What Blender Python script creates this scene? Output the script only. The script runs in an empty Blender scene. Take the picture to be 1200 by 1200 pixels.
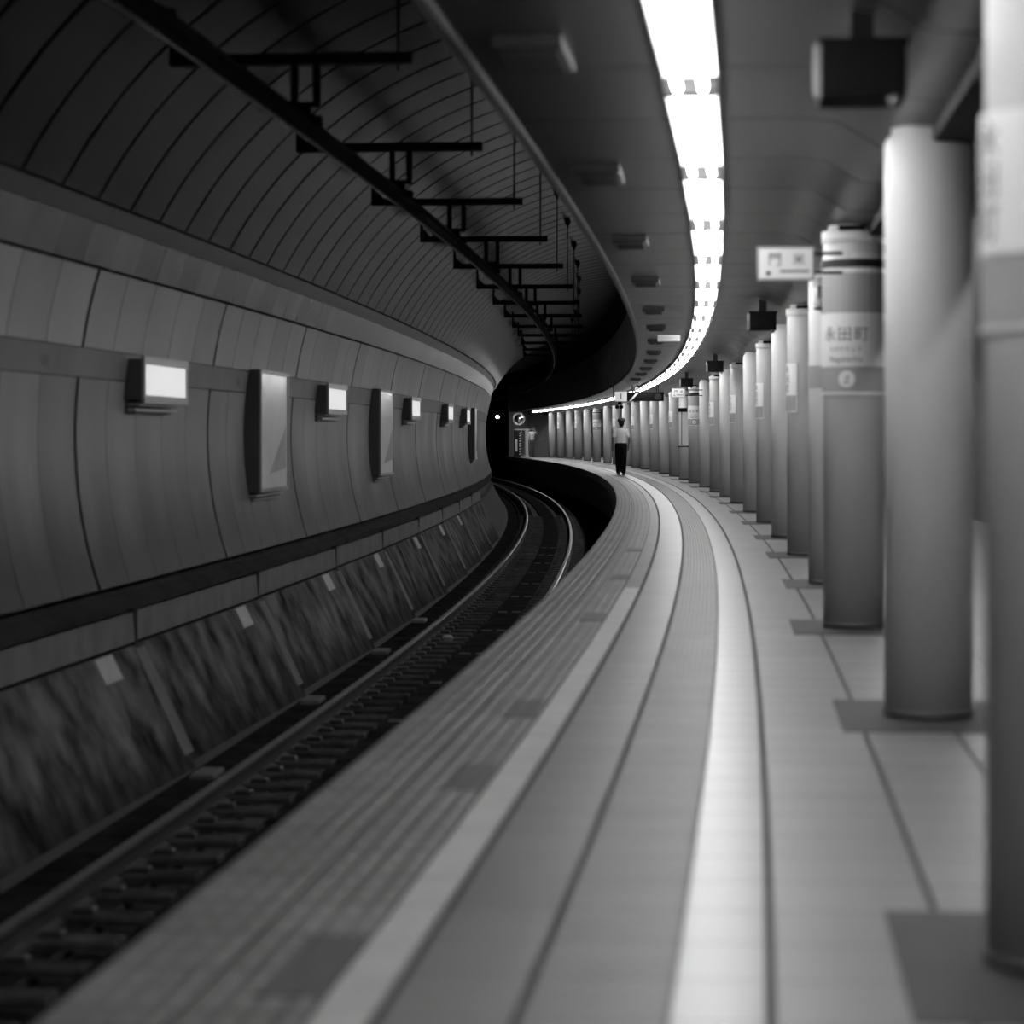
import bpy, bmesh, math, random
from mathutils import Vector, Matrix, noise as mnoise
random.seed(7)
R = math.radians
sc = bpy.context.scene
C = sc.collection

# ------------------------------------------------------------------ camera, world, exposure
F_PX, EYE, HORIZON = 2900.0, 1.2, 510.8
cam_d = bpy.data.cameras.new('camera')
cam = bpy.data.objects.new('camera', cam_d)
C.objects.link(cam)
cam.location = (0, 0, EYE)
cam.rotation_euler = (R(90), 0, 0)
cam_d.sensor_width = 36.0
cam_d.lens = 36.0 * F_PX / 1200.0
cam_d.shift_y = -(600 - HORIZON) / 1200.0
cam_d.clip_start, cam_d.clip_end = 0.05, 400
cam_d.dof.use_dof = True
cam_d.dof.focus_distance = 74.0
cam_d.dof.aperture_fstop = cam_d.lens / 36.0
cam_d.dof.aperture_blades = 0
sc.camera = cam

w = bpy.data.worlds.new('world')
sc.world = w
w.use_nodes = True
w.node_tree.nodes['Background'].inputs[0].default_value = (0, 0, 0, 1)
w.node_tree.nodes['Background'].inputs[1].default_value = 0.0

vs = sc.view_settings
vs.view_transform = 'Standard'
vs.look = 'None'
vs.exposure = 0.0
vs.gamma = 1.0
vs.use_curve_mapping = False
TUBE = 35.0            # radiance of the fluorescent tubes
cy = sc.cycles
cy.max_bounces = 8
cy.diffuse_bounces = 5
cy.glossy_bounces = 3
cy.use_denoising = True
cy.sample_clamp_indirect = 6.0
cy.caustics_reflective = False
cy.caustics_refractive = False

# ------------------------------------------------------------------ the curve of the line: s along the platform edge, o to the right of it
KN = [-10, 15, 45, 75, 105, 170]
KV = [1.532e-3, 1.4425e-3, 1.351e-3, 1.310e-3, 1.317e-3, 1.330e-3]
def kappa(s):
    if s <= KN[0]: return KV[0]
    for i in range(5):
        if s <= KN[i + 1]:
            t = (s - KN[i]) / (KN[i + 1] - KN[i])
            return KV[i] * (1 - t) + KV[i + 1] * t
    return KV[-1]
DS, S0, S1 = 0.25, -24.0, 190.0
_tab = {}
def _build():
    n0, n1 = int(round(S0 / DS)), int(round(S1 / DS))
    x, y, h = -1.5108, 0.0, -0.1082
    _tab[0] = (x, y, h)
    for i in range(0, n1):
        k = kappa((i + .5) * DS); hm = h + k * DS / 2
        x -= math.sin(hm) * DS; y += math.cos(hm) * DS; h += k * DS
        _tab[i + 1] = (x, y, h)
    x, y, h = _tab[0]
    for i in range(0, n0, -1):
        k = kappa((i - .5) * DS); hm = h - k * DS / 2
        x += math.sin(hm) * DS; y -= math.cos(hm) * DS; h -= k * DS
        _tab[i - 1] = (x, y, h)
_build()
def frame(s):
    i = int(math.floor(s / DS)); t = s / DS - i
    a, b = _tab[i], _tab[i + 1]
    return tuple(a[j] * (1 - t) + b[j] * t for j in range(3))
def P(s, o, z):
    x, y, h = frame(s)
    return Vector((x + o * math.cos(h), y + o * math.sin(h), z))
def srange(a, b, step):
    n = max(1, int(round((b - a) / step)))
    return [a + (b - a) * i / n for i in range(n + 1)]

# ------------------------------------------------------------------ materials
def mat(name, v, rough=.6, metal=0., spec=.5, var=.15, scale=2.0, bump=0., bscale=40., stretch=(1, 1, 1), rnd=0., emit=0., ior=1.5, dust=None):
    m = bpy.data.materials.new(name)
    m.use_nodes = True
    nt = m.node_tree; N = nt.nodes; L = nt.links
    b = N['Principled BSDF']
    b.inputs['Roughness'].default_value = rough
    b.inputs['Metallic'].default_value = metal
    b.inputs['IOR'].default_value = ior
    b.inputs['Specular IOR Level'].default_value = spec
    geo = N.new('ShaderNodeNewGeometry')
    mp = N.new('ShaderNodeMapping'); mp.inputs['Scale'].default_value = stretch
    L.new(geo.outputs['Position'], mp.inputs['Vector'])
    nz = N.new('ShaderNodeTexNoise'); nz.inputs['Scale'].default_value = scale; nz.inputs['Detail'].default_value = 5
    L.new(mp.outputs[0], nz.inputs['Vector'])
    mr = N.new('ShaderNodeMapRange')
    mr.inputs['From Min'].default_value = .3; mr.inputs['From Max'].default_value = .7
    mr.inputs['To Min'].default_value = v * (1 - var); mr.inputs['To Max'].default_value = v * (1 + var)
    L.new(nz.outputs[0], mr.inputs['Value'])
    src = mr.outputs[0]
    if rnd:
        oi = N.new('ShaderNodeObjectInfo')
        m2 = N.new('ShaderNodeMapRange'); m2.inputs['To Min'].default_value = 1 - rnd; m2.inputs['To Max'].default_value = 1 + rnd
        L.new(oi.outputs['Random'], m2.inputs['Value'])
        mu = N.new('ShaderNodeMath'); mu.operation = 'MULTIPLY'
        L.new(src, mu.inputs[0]); L.new(m2.outputs[0], mu.inputs[1]); src = mu.outputs[0]
    if dust:        # colour darkens downwards past a noisy edge; on the concrete skirt, grime: (lower z, upper z, share of the full colour)
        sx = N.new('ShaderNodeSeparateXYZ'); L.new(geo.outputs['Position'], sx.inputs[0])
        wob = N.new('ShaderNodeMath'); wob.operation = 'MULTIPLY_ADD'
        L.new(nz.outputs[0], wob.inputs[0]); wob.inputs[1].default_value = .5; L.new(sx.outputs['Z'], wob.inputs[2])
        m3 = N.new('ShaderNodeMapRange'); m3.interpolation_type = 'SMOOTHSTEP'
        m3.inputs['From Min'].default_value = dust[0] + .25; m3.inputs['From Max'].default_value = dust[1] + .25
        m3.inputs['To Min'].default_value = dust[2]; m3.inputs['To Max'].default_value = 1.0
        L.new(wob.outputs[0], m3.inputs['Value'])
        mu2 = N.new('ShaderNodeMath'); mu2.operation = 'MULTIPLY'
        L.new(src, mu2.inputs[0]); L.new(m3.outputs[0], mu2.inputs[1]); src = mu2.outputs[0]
    cb = N.new('ShaderNodeCombineColor')
    for i in range(3): L.new(src, cb.inputs[i])
    L.new(cb.outputs[0], b.inputs['Base Color'])
    if bump:
        n2 = N.new('ShaderNodeTexNoise'); n2.inputs['Scale'].default_value = bscale; n2.inputs['Detail'].default_value = 3
        L.new(mp.outputs[0], n2.inputs['Vector'])
        bp = N.new('ShaderNodeBump'); bp.inputs['Strength'].default_value = bump; bp.inputs['Distance'].default_value = .02
        L.new(n2.outputs[0], bp.inputs['Height']); L.new(bp.outputs[0], b.inputs['Normal'])
    if emit:
        b.inputs['Emission Color'].default_value = (1, 1, 1, 1)
        b.inputs['Emission Strength'].default_value = emit
    return m
M = {}
def defm(k, *a, **kw): M[k] = mat(k, *a, **kw)
defm('tile', .125, rough=.40, var=.14, scale=1.3, rnd=.06, bump=.03, bscale=3)
defm('tile_edge', .11, rough=.44, var=.22, scale=1.5, rnd=.10)
defm('tile_bright', .15, rough=.34, var=.10, scale=1.5, rnd=.05)
defm('tile_tactile', .09, rough=.5, var=.18, scale=2.2, rnd=.06)
defm('patch_dark', .065, rough=.55, spec=.3, var=.2, scale=3)
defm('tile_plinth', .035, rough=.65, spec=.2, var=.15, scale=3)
defm('white_line', .40, rough=.5, var=.12, scale=4)
defm('grout', .05, rough=.8, spec=.2, var=.2, scale=3)
defm('slab', .25, rough=.85, var=.3, scale=2, bump=.2)
defm('column_light', .78, rough=.5, spec=.25, var=.05, scale=1.2, stretch=(3, 3, .4))
defm('column_grey', .58, rough=.48, spec=.3, var=.07, scale=1.2, stretch=(3, 3, .4))
defm('column_base', .06, rough=.5)
defm('ceiling_panel', .020, rough=.30, spec=.05, var=.12, scale=.8, rnd=.08)
defm('ceiling_void', .04, rough=.8)
defm('trim', .06, rough=.5, var=.1)
defm('fascia', .40, rough=.5, var=.25, scale=1.5)
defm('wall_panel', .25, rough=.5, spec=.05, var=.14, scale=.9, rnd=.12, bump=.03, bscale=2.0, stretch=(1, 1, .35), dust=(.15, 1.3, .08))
defm('wall_upper', .36, rough=.48, spec=.15, var=.10, scale=.9, rnd=.10, bump=.03, bscale=2.0)
defm('wall_band', .18, rough=.5, spec=.15, var=.10, scale=2, rnd=.08)
defm('cornice', .15, rough=.22, spec=.35, var=.18, scale=1.0, rnd=.40, bump=.05, bscale=4)
defm('cornice_dark', .035, rough=.35, spec=.15, var=.15, scale=1.2, rnd=.15, bump=.05, bscale=4)
defm('vault', .018, rough=.20, spec=.03, var=.25, scale=.7, rnd=.16, bump=.04, bscale=1.0)
defm('dark_wall', .05, rough=.7, var=.2)
defm('joint', .02, rough=.9)
defm('concrete', .075, rough=.95, spec=.05, var=.9, scale=2.6, bump=.35, bscale=9, stretch=(1, 1, .9), rnd=.1, dust=(-1.4, -.8, .3))
defm('concrete_pale', .11, rough=.85, spec=.3, var=.2, scale=3, rnd=.08)
defm('ledge', .03, rough=.95, spec=.05, var=.3)
defm('plate', .26, rough=.6, var=.15, scale=5)
defm('bed', .016, rough=1., spec=.0, var=.5, scale=3, bump=.5, bscale=30)
defm('sleeper', .045, rough=.95, spec=.0, var=.4, scale=6, rnd=.25, bump=.3, bscale=30)
defm('pit', .012, rough=.95)
defm('rail_side', .03, rough=.6, metal=.3)
defm('rail_top', .42, rough=.30, metal=.9, var=.15, scale=6)
defm('black_iron', .010, rough=.7, spec=.2, var=.3, scale=5)
defm('black_plastic', .006, rough=.8, spec=.1)
defm('dark_metal', .02, rough=.6, spec=.3)
defm('grey_metal', .22, rough=.4, metal=.3)
defm('white_paint', .72, rough=.4, var=.05)
defm('housing', .75, rough=.45, var=.04)
defm('box_side', .05, rough=.5, var=.2)
defm('box_frame', .20, rough=.4, var=.1)
defm('poster', .80, rough=.22, var=.14, scale=1.1)
defm('ink', .03, rough=.6, var=.1)
defm('ink_grey', .09, rough=.6, var=.1)
defm('sign_white', .86, rough=.45, var=.04)
defm('sign_dark', .36, rough=.45, var=.08)
defm('shutter', .42, rough=.5, metal=.1, var=.1)
defm('skin', .17, rough=.6, var=.05)
defm('shirt', .74, rough=.85, var=.05, scale=8)
defm('trousers', .006, rough=.9, spec=.05, var=.15)
defm('trousers_grey', .10, rough=.85, var=.15)
defm('hair', .010, rough=.7, spec=.2)
defm('cap', .05, rough=.9, spec=.1)
defm('shoe', .012, rough=.4)
defm('mirror', .85, rough=.03, metal=1., var=0)
defm('tube', .8, emit=TUBE)
defm('lit_panel', .5, emit=.62, var=.03)
defm('lit_sign', .6, emit=.35, var=.03)
defm('lit_bulb', .8, emit=9.)

# ------------------------------------------------------------------ object helpers
def mesh(name, verts, faces, mats=None, fm=None, smooth=False):
    me = bpy.data.meshes.new(name)
    me.from_pydata([tuple(v) for v in verts], [], faces)
    for m in (mats or []):
        me.materials.append(M[m])
    if fm:
        for p, i in zip(me.polygons, fm): p.material_index = i
    if smooth:
        for p in me.polygons: p.use_smooth = True
    me.update()
    return me
def link(name, me, parent=None, loc=None, rz=None):
    o = bpy.data.objects.new(name, me)
    C.objects.link(o)
    if parent is not None: o.parent = parent
    if loc is not None: o.location = loc
    if rz is not None: o.rotation_euler = (0, 0, rz)
    return o
def tag(o, label, cat=None, group=None, kind=None):
    o['label'] = label
    if cat: o['category'] = cat
    if group: o['group'] = group
    if kind: o['kind'] = kind
    return o
def at(name, me, s, o=0., z=0., parent=None, rot=0.):
    """mesh placed in the local frame at station s: x to the right of the line, y along it, z up"""
    x, y, h = frame(s)
    return link(name, me, parent, P(s, o, z), h + rot)
def empty(name, s, o=0., z=0., rot=0.):
    return at(name, None, s, o, z, rot=rot)

class B:
    """collects boxes, tubes and lathes in one mesh"""
    def __init__(self): self.v, self.f, self.m, self.mats = [], [], [], []
    def mi(self, m):
        if m not in self.mats: self.mats.append(m)
        return self.mats.index(m)
    def add(self, vs, fs, m):
        k = len(self.v); i = self.mi(m)
        self.v += [Vector(v) for v in vs]
        self.f += [tuple(a + k for a in f) for f in fs]
        self.m += [i] * len(fs)
        return self
    def box(self, x0, x1, y0, y1, z0, z1, m, ch=0.):
        if ch <= 0:
            vs = [(x, y, z) for z in (z0, z1) for y in (y0, y1) for x in (x0, x1)]
            return self.add(vs, [(0, 2, 3, 1), (4, 5, 7, 6), (0, 1, 5, 4), (2, 6, 7, 3), (0, 4, 6, 2), (1, 3, 7, 5)], m)
        # chamfered on the top rim
        vs = [(x, y, z0) for y in (y0, y1) for x in (x0, x1)]
        vs += [(x, y, z1 - ch) for y in (y0, y1) for x in (x0, x1)]
        vs += [(x, y, z1) for y in (y0 + ch, y1 - ch) for x in (x0 + ch, x1 - ch)]
        q = lambda a: [(a, a + 1, a + 5, a + 4), (a + 1, a + 3, a + 7, a + 5), (a + 3, a + 2, a + 6, a + 7), (a + 2, a, a + 4, a + 6)]
        return self.add(vs, [(0, 2, 3, 1)] + q(0) + q(4) + [(8, 9, 11, 10)], m)
    def tube(self, pts, rad, m, n=8, cap=True, squash=1.0):
        pts = [Vector(p) for p in pts]
        rs = rad if isinstance(rad, (list, tuple)) else [rad] * len(pts)
        vs, fs = [], []
        up0 = None
        for i, p in enumerate(pts):
            d = (pts[min(i + 1, len(pts) - 1)] - pts[max(i - 1, 0)]).normalized()
            u = up0 if up0 is not None else (Vector((0, 0, 1)) if abs(d.z) < .9 else Vector((1, 0, 0)))
            a = (u - d * u.dot(d)).normalized(); up0 = a
            b = d.cross(a)
            for k in range(n):
                t = 2 * math.pi * k / n
                vs.append(p + a * (rs[i] * math.cos(t) * squash) + b * (rs[i] * math.sin(t)))
        for i in range(len(pts) - 1):
            for k in range(n):
                k2 = (k + 1) % n
                fs.append((i * n + k, i * n + k2, (i + 1) * n + k2, (i + 1) * n + k))
        if cap:
            fs.append(tuple(range(n - 1, -1, -1))); fs.append(tuple((len(pts) - 1) * n + k for k in range(n)))
        return self.add(vs, fs, m)
    def lathe(self, prof, m, n=24, c=(0, 0, 0), axis='z'):
        vs, fs = [], []
        for r, h in prof:
            for k in range(n):
                t = 2 * math.pi * k / n
                a, b = r * math.cos(t), r * math.sin(t)
                vs.append((c[0] + a, c[1] + b, c[2] + h) if axis == 'z' else (c[0] + a, c[1] - h, c[2] + b) if axis == 'y' else (c[0] + h, c[1] + a, c[2] + b))
        for i in range(len(prof) - 1):
            for k in range(n):
                k2 = (k + 1) % n
                fs.append((i * n + k, i * n + k2, (i + 1) * n + k2, (i + 1) * n + k))
        if prof[0][0] > 1e-6: fs.append(tuple(range(n - 1, -1, -1)))
        if prof[-1][0] > 1e-6: fs.append(tuple((len(prof) - 1) * n + k for k in range(n)))
        return self.add(vs, fs, m)
    def ell(self, c, r, m, n=16, k=10):
        vs, fs = [], []
        for i in range(k + 1):
            p = math.pi * i / k
            for j in range(n):
                t = 2 * math.pi * j / n
                vs.append((c[0] + r[0] * math.sin(p) * math.cos(t), c[1] + r[1] * math.sin(p) * math.sin(t), c[2] - r[2] * math.cos(p)))
        for i in range(k):
            for j in range(n):
                j2 = (j + 1) % n
                fs.append((i * n + j, i * n + j2, (i + 1) * n + j2, (i + 1) * n + j))
        return self.add(vs, fs, m)
    def mesh(self, name, smooth=False, fix=False):
        me = mesh(name, self.v, self.f, self.mats, self.m)
        if fix:
            bm = bmesh.new(); bm.from_mesh(me)
            bmesh.ops.remove_doubles(bm, verts=bm.verts, dist=1e-5)
            bmesh.ops.recalc_face_normals(bm, faces=bm.faces)
            bm.to_mesh(me); bm.free()
        if smooth:
            for p in me.polygons: p.use_smooth = len(p.vertices) < 5
        return me

def sweep(name, prof, s0, s1, m, step=1.0, closed=False, smooth=False, fm=None):
    """a profile of (o, z) points swept along the line"""
    ss = srange(s0, s1, step); n = len(prof)
    vs = [P(s, o, z) for s in ss for (o, z) in prof]
    fs, mi = [], []
    mats = m if isinstance(m, list) else [m]
    for i in range(len(ss) - 1):
        for k in range(n if closed else n - 1):
            k2 = (k + 1) % n
            fs.append((i * n + k, (i + 1) * n + k, (i + 1) * n + k2, i * n + k2))
            mi.append(fm[k] if fm else 0)
    if closed:
        fs.append(tuple(range(n))); mi.append(0)
        fs.append(tuple((len(ss) - 1) * n + k for k in range(n - 1, -1, -1))); mi.append(0)
    return mesh(name, vs, fs, mats, mi, smooth)

def strip(name, prof, length, depth, m, centre=(.2, 1.2), side=None):
    """a curved panel: the profile is its face, with returns of the given depth away from the tunnel's axis; y runs 0..length"""
    c = Vector((centre[0], 0, centre[1]))
    fr = [Vector((o, 0, z)) for o, z in prof]
    bk = [p + (p - c).normalized() * depth for p in fr]
    n = len(fr); vs, fs = [], []
    for y in (0, length):
        vs += [v + Vector((0, y, 0)) for v in fr] + [v + Vector((0, y, 0)) for v in bk]
    for k in range(n - 1):
        fs.append((k, k + 1, 2 * n + k + 1, 2 * n + k))
        fs.append((k, n + k, n + k + 1, k + 1))
        fs.append((2 * n + k, 2 * n + k + 1, 3 * n + k + 1, 3 * n + k))
    fs.append((0, 2 * n, 3 * n, n)); fs.append((n - 1, 2 * n - 1, 4 * n - 1, 3 * n - 1))
    face = [f for i, f in enumerate(fs) if i % 3 == 0 and i < 3 * (n - 1)]
    rest = [f for i, f in enumerate(fs) if not (i % 3 == 0 and i < 3 * (n - 1))]
    k = len(vs)
    me = mesh(name, vs + vs, face + [tuple(a + k for a in f) for f in rest], [m, side or m], [0] * len(face) + [1] * len(rest))
    for i, p in enumerate(me.polygons): p.use_smooth = i < len(face)
    return me

_tcache = {}
def text_pts(body, size, align='CENTER', spacing=1.0, line=1.0, res=2):
    """vertices and faces of flat lettering in x (right) and y (up)"""
    key = (body, size, align, spacing, line)
    if key not in _tcache:
        cu = bpy.data.curves.new('lettering', 'FONT')
        cu.body = body; cu.size = size; cu.align_x = align; cu.align_y = 'CENTER'
        cu.space_character = spacing; cu.space_line = line; cu.resolution_u = res
        ob = bpy.data.objects.new('lettering', cu); C.objects.link(ob)
        dg = bpy.context.evaluated_depsgraph_get(); dg.update()
        me = bpy.data.meshes.new_from_object(ob.evaluated_get(dg), depsgraph=dg)
        _tcache[key] = ([v.co.copy() for v in me.vertices], [tuple(p.vertices) for p in me.polygons])
        bpy.data.objects.remove(ob); bpy.data.curves.remove(cu); bpy.data.meshes.remove(me)
    return _tcache[key]
def text_flat(name, body, size, m, fn, **kw):
    v, f = text_pts(body, size, **kw)
    return mesh(name, [fn(p.x, p.y) for p in v], f, [m])

# ------------------------------------------------------------------ tunnel profile
CO, CZ = .2, 1.2
def circ(z, r, sgn=-1): return (CO + sgn * math.sqrt(max(r * r - (z - CZ) ** 2, 0)), z)
def arc(z0, z1, r0, r1, n): return [circ(z0 + (z1 - z0) * i / n, r0 + (r1 - r0) * i / n) for i in range(n + 1)]
def vault_pts(a0, a1, n, dr=0.):
    out = []
    for i in range(n + 1):
        a = a0 + (a1 - a0) * i / n
        r = 3.75 - .07 * min(1, i / n * 1.6) + dr
        out.append((CO - r * math.cos(a), CZ + r * math.sin(a)))
    return out
A0 = math.asin((2.905 - CZ) / 3.75)
A1 = math.acos((CO - .36) / 3.68)
SB, SE = -18.0, 180.0         # how far the tunnel is built behind the camera and ahead of it
PLAT_END = 146.0
CEIL_END = 148.0

# ------------------------------------------------------------------ tunnel wall on the track side
lining = [(-2.74, -1.42), (-2.84, -1.32), (-3.30, -.45), (-3.42, -.44), (-3.42, .02)] + arc(.03, 2.45, 3.75, 3.77, 10) + arc(2.47, 2.9, 3.81, 3.82, 3)
lining += vault_pts(A0, A1, 22, .05)
wall = link('wall_left', sweep('wall_left', lining, SB, SE, 'joint', step=2.0))
tag(wall, 'dark curved tunnel lining behind the grey panels across the track', 'wall', kind='structure')

SEAM, PIT = 18.22, .99          # first panel seam and panel pitch
PSTART, PEND = SEAM - 10 * PIT, SEAM + 64 * PIT
def panel_row(name, prof, m, parent, side='joint', depth=.035, gap=.012, thick=None, pitch=PIT, s0=PSTART, s1=PEND, every=5, tilt=0.):
    a = strip(name, prof, pitch - gap, depth, m, side=side)
    b = strip(name, prof, pitch - (thick or gap), depth, m, side=side)
    n = int(round((s1 - s0) / pitch))
    for i in range(n):
        s = s0 + i * pitch
        big = thick and (i % every == 0)
        me = b if big else a
        at(name, me, s + ((thick if big else gap) / 2 if not big else thick - gap / 2), parent=parent, rot=random.uniform(-tilt, tilt))
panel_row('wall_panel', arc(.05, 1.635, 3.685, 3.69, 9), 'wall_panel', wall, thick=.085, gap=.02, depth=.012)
panel_row('upper_wall_panel', arc(1.865, 2.44, 3.69, 3.715, 5), 'wall_upper', wall, thick=.085, gap=.02, depth=.010)
panel_row('band_panel', arc(1.643, 1.858, 3.688, 3.69, 2), 'wall_band', wall, pitch=PIT * 2, s0=PSTART - .55, gap=.014, depth=.012)
panel_row('cornice_tile', arc(2.468, 2.755, 3.735, 3.755, 3), 'cornice', wall, gap=.006, depth=.004, pitch=PIT * .8, s0=PSTART, tilt=.0018)
panel_row('cornice_upper_tile', arc(2.762, 2.893, 3.765, 3.768, 2), 'cornice_dark', wall, gap=.006, depth=.004, pitch=PIT * 1.6)
panel_row('vault_panel', vault_pts(A0, A1, 24), 'vault', wall, gap=.085, depth=.03, tilt=.0012, pitch=.985, s0=16.6 - 9 * .985, s1=16.6 + 76 * .985)

# concrete skirt below the panels: sloped sections, ribs, boards and posts
RIBS = [13.9, 19.2, 24.6, 30.2, 35.3, 41.0, 46.3, 51.6, 57.0]
skirt_prof = [(-2.775, -1.42), (-2.835, -1.30), (-2.96, -1.04), (-3.10, -.74), (-3.255, -.43)]
for i in range(-3, 9):
    a = RIBS[0] + (RIBS[-1] - RIBS[0]) / 8 * i if i < 0 else RIBS[i]
    b = RIBS[i + 1] if 0 <= i < 8 else a + 5.4
    me = strip('skirt_section', skirt_prof, b - a - .012, .1, 'concrete')
    at('skirt_section', me, a, parent=wall)
    bd = strip('skirt_board', [(-3.262, -.405), (-3.278, -.175)], b - a - .16, .05, 'concrete_pale')
    at('skirt_board', bd, a + .08, parent=wall)
    rb = B()
    d = Vector((.895, 0, .445)).normalized()
    for lo, hi in (((-2.84, -1.29), (-3.10, -.74)), ((-3.10, -.74), (-3.235, -.46))):
        p0, p1 = Vector((lo[0], 0, lo[1])), Vector((hi[0], 0, hi[1]))
        vs = [p + d * k + Vector((0, y, 0)) for p in (p0, p1) for k in (-.02, .022) for y in (-.16, .16)]
        rb.add(vs, [(2, 3, 7, 6), (0, 2, 6, 4), (1, 5, 7, 3), (0, 1, 3, 2), (4, 6, 7, 5)], 'concrete_pale')
    at('skirt_rib', rb.mesh('skirt_rib'), a, parent=wall)
    po = B().box(-3.30, -3.245, -.05, .05, -.43, -.15, 'ledge')
    at('skirt_post', po.mesh('skirt_post'), a, parent=wall)
    if 0 <= i < 8:
        q = B(); c0 = Vector((-3.195, 0, -.53)); up = Vector((-.445, 0, .895)); nn = Vector((.895, 0, .445))
        vs = [c0 + up * u + Vector((0, y, 0)) + nn * k for k in (.0, .02) for u in (-.10, .10) for y in (-.26, .26)]
        q.add(vs, [(4, 5, 7, 6), (0, 4, 6, 2), (1, 3, 7, 5), (0, 1, 5, 4), (2, 6, 7, 3)], 'plate')
        at('distance_plate', q.mesh('distance_plate'), a - 1.15, parent=wall)
lg = link('wall_ledge', sweep('wall_ledge', [(-3.29, -.165), (-3.28, -.10), (-3.40, -.05), (-3.40, .04)], SB, 120, 'ledge'), wall)

# ------------------------------------------------------------------ track floor
track = link('track_floor', sweep('track_floor', [(-3.0, -1.40), (-2.45, -1.40), (-2.45, -1.36), (-1.95, -1.36), (-1.95, -1.43), (-1.72, -1.43), (-1.72, -1.37), (-1.3, -1.37), (-1.3, -1.43), (-1.12, -1.43), (-1.12, -1.36), (-.6, -1.36), (-.6, -1.42), (.7, -1.42)], SB, SE, ['bed', 'pit'], step=1.0, fm=[0, 0, 0, 1, 1, 1, 0, 1, 1, 1, 0, 0, 0]))
tag(track, 'dark ballastless track bed between the platform and the tunnel wall', 'track bed', kind='structure')
sl = B().box(-.30, .30, -.11, .11, 0, .05, 'sleeper', .015)
sl_me = sl.mesh('sleeper')
clip_me = B().box(.075, .19, -.05, .05, .05, .085, 'rail_side', .01).box(-.19, -.075, -.05, .05, .05, .085, 'rail_side', .01).mesh('rail_clip')
OL, OR = -2.167, -.977
s = 8.0
while s < 78:
    a = at('sleeper', sl_me, s, OL + .18, -1.375, track)
    b = at('sleeper', sl_me, s, OR, -1.375, track)
    link('rail_clip', clip_me, a).location = (-.18, 0, 0)
    link('rail_clip', clip_me, b)
    s += .622
drain = B().box(-.06, .06, -.14, .14, 0, .012, 'pit').mesh('drain_slot')
s = 22.2
while s < 58:
    at('drain_slot', drain, s, -1.58, -1.369, track); at('drain_slot', drain, s, -1.38, -1.369, track)
    s += 3.45
def rail(name, o):
    pr = [(-.06, -.165), (.06, -.165), (.06, -.15), (.012, -.135), (.010, -.045), (.033, -.035), (.033, -.006), (.022, 0), (-.022, 0), (-.033, -.006), (-.033, -.035), (-.010, -.045), (-.012, -.135), (-.06, -.15)]
    ss = srange(SB, SE, .8)
    return link(name, sweep(name, [(o + a, -1.195 + b) for a, b in reversed(pr)], SB, SE, ['rail_side', 'rail_top'], step=.8, closed=True, fm=[0] * 4 + [1] * 5 + [0] * 5))
tag(rail('running_rail', OL), 'steel running rail on the tunnel wall side of the track', 'rail')
tag(rail('running_rail', OR), 'steel running rail on the platform side of the track', 'rail')
rk = B(); rk.ell((0, 0, .03), (.07, .06, .045), 'plate', 7, 5)
for v in rk.v: v += Vector((random.uniform(-.012, .012), random.uniform(-.012, .012), random.uniform(-.01, .01)))
tag(at('ballast_stone', rk.mesh('ballast_stone'), 30.9, -1.94, -1.36), 'pale lump of stone lying beside the rail', 'stone')
for s, o in [(18.8, -2.60), (24.1, -2.62), (29.6, -2.62), (34.6, -2.66)]:
    t = B().box(-.09, .09, -.22, .22, 0, .04, 'concrete_pale', .01)
    tag(at('cover_slab', t.mesh('cover_slab'), s, o, -1.40), 'small pale slab at the foot of the concrete rib, %s from the viewer' % {18.8: 'nearest', 24.1: 'second', 29.6: 'third', 34.6: 'fourth'}[s], 'slab', 'slabs at the foot of the tunnel wall')

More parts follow.
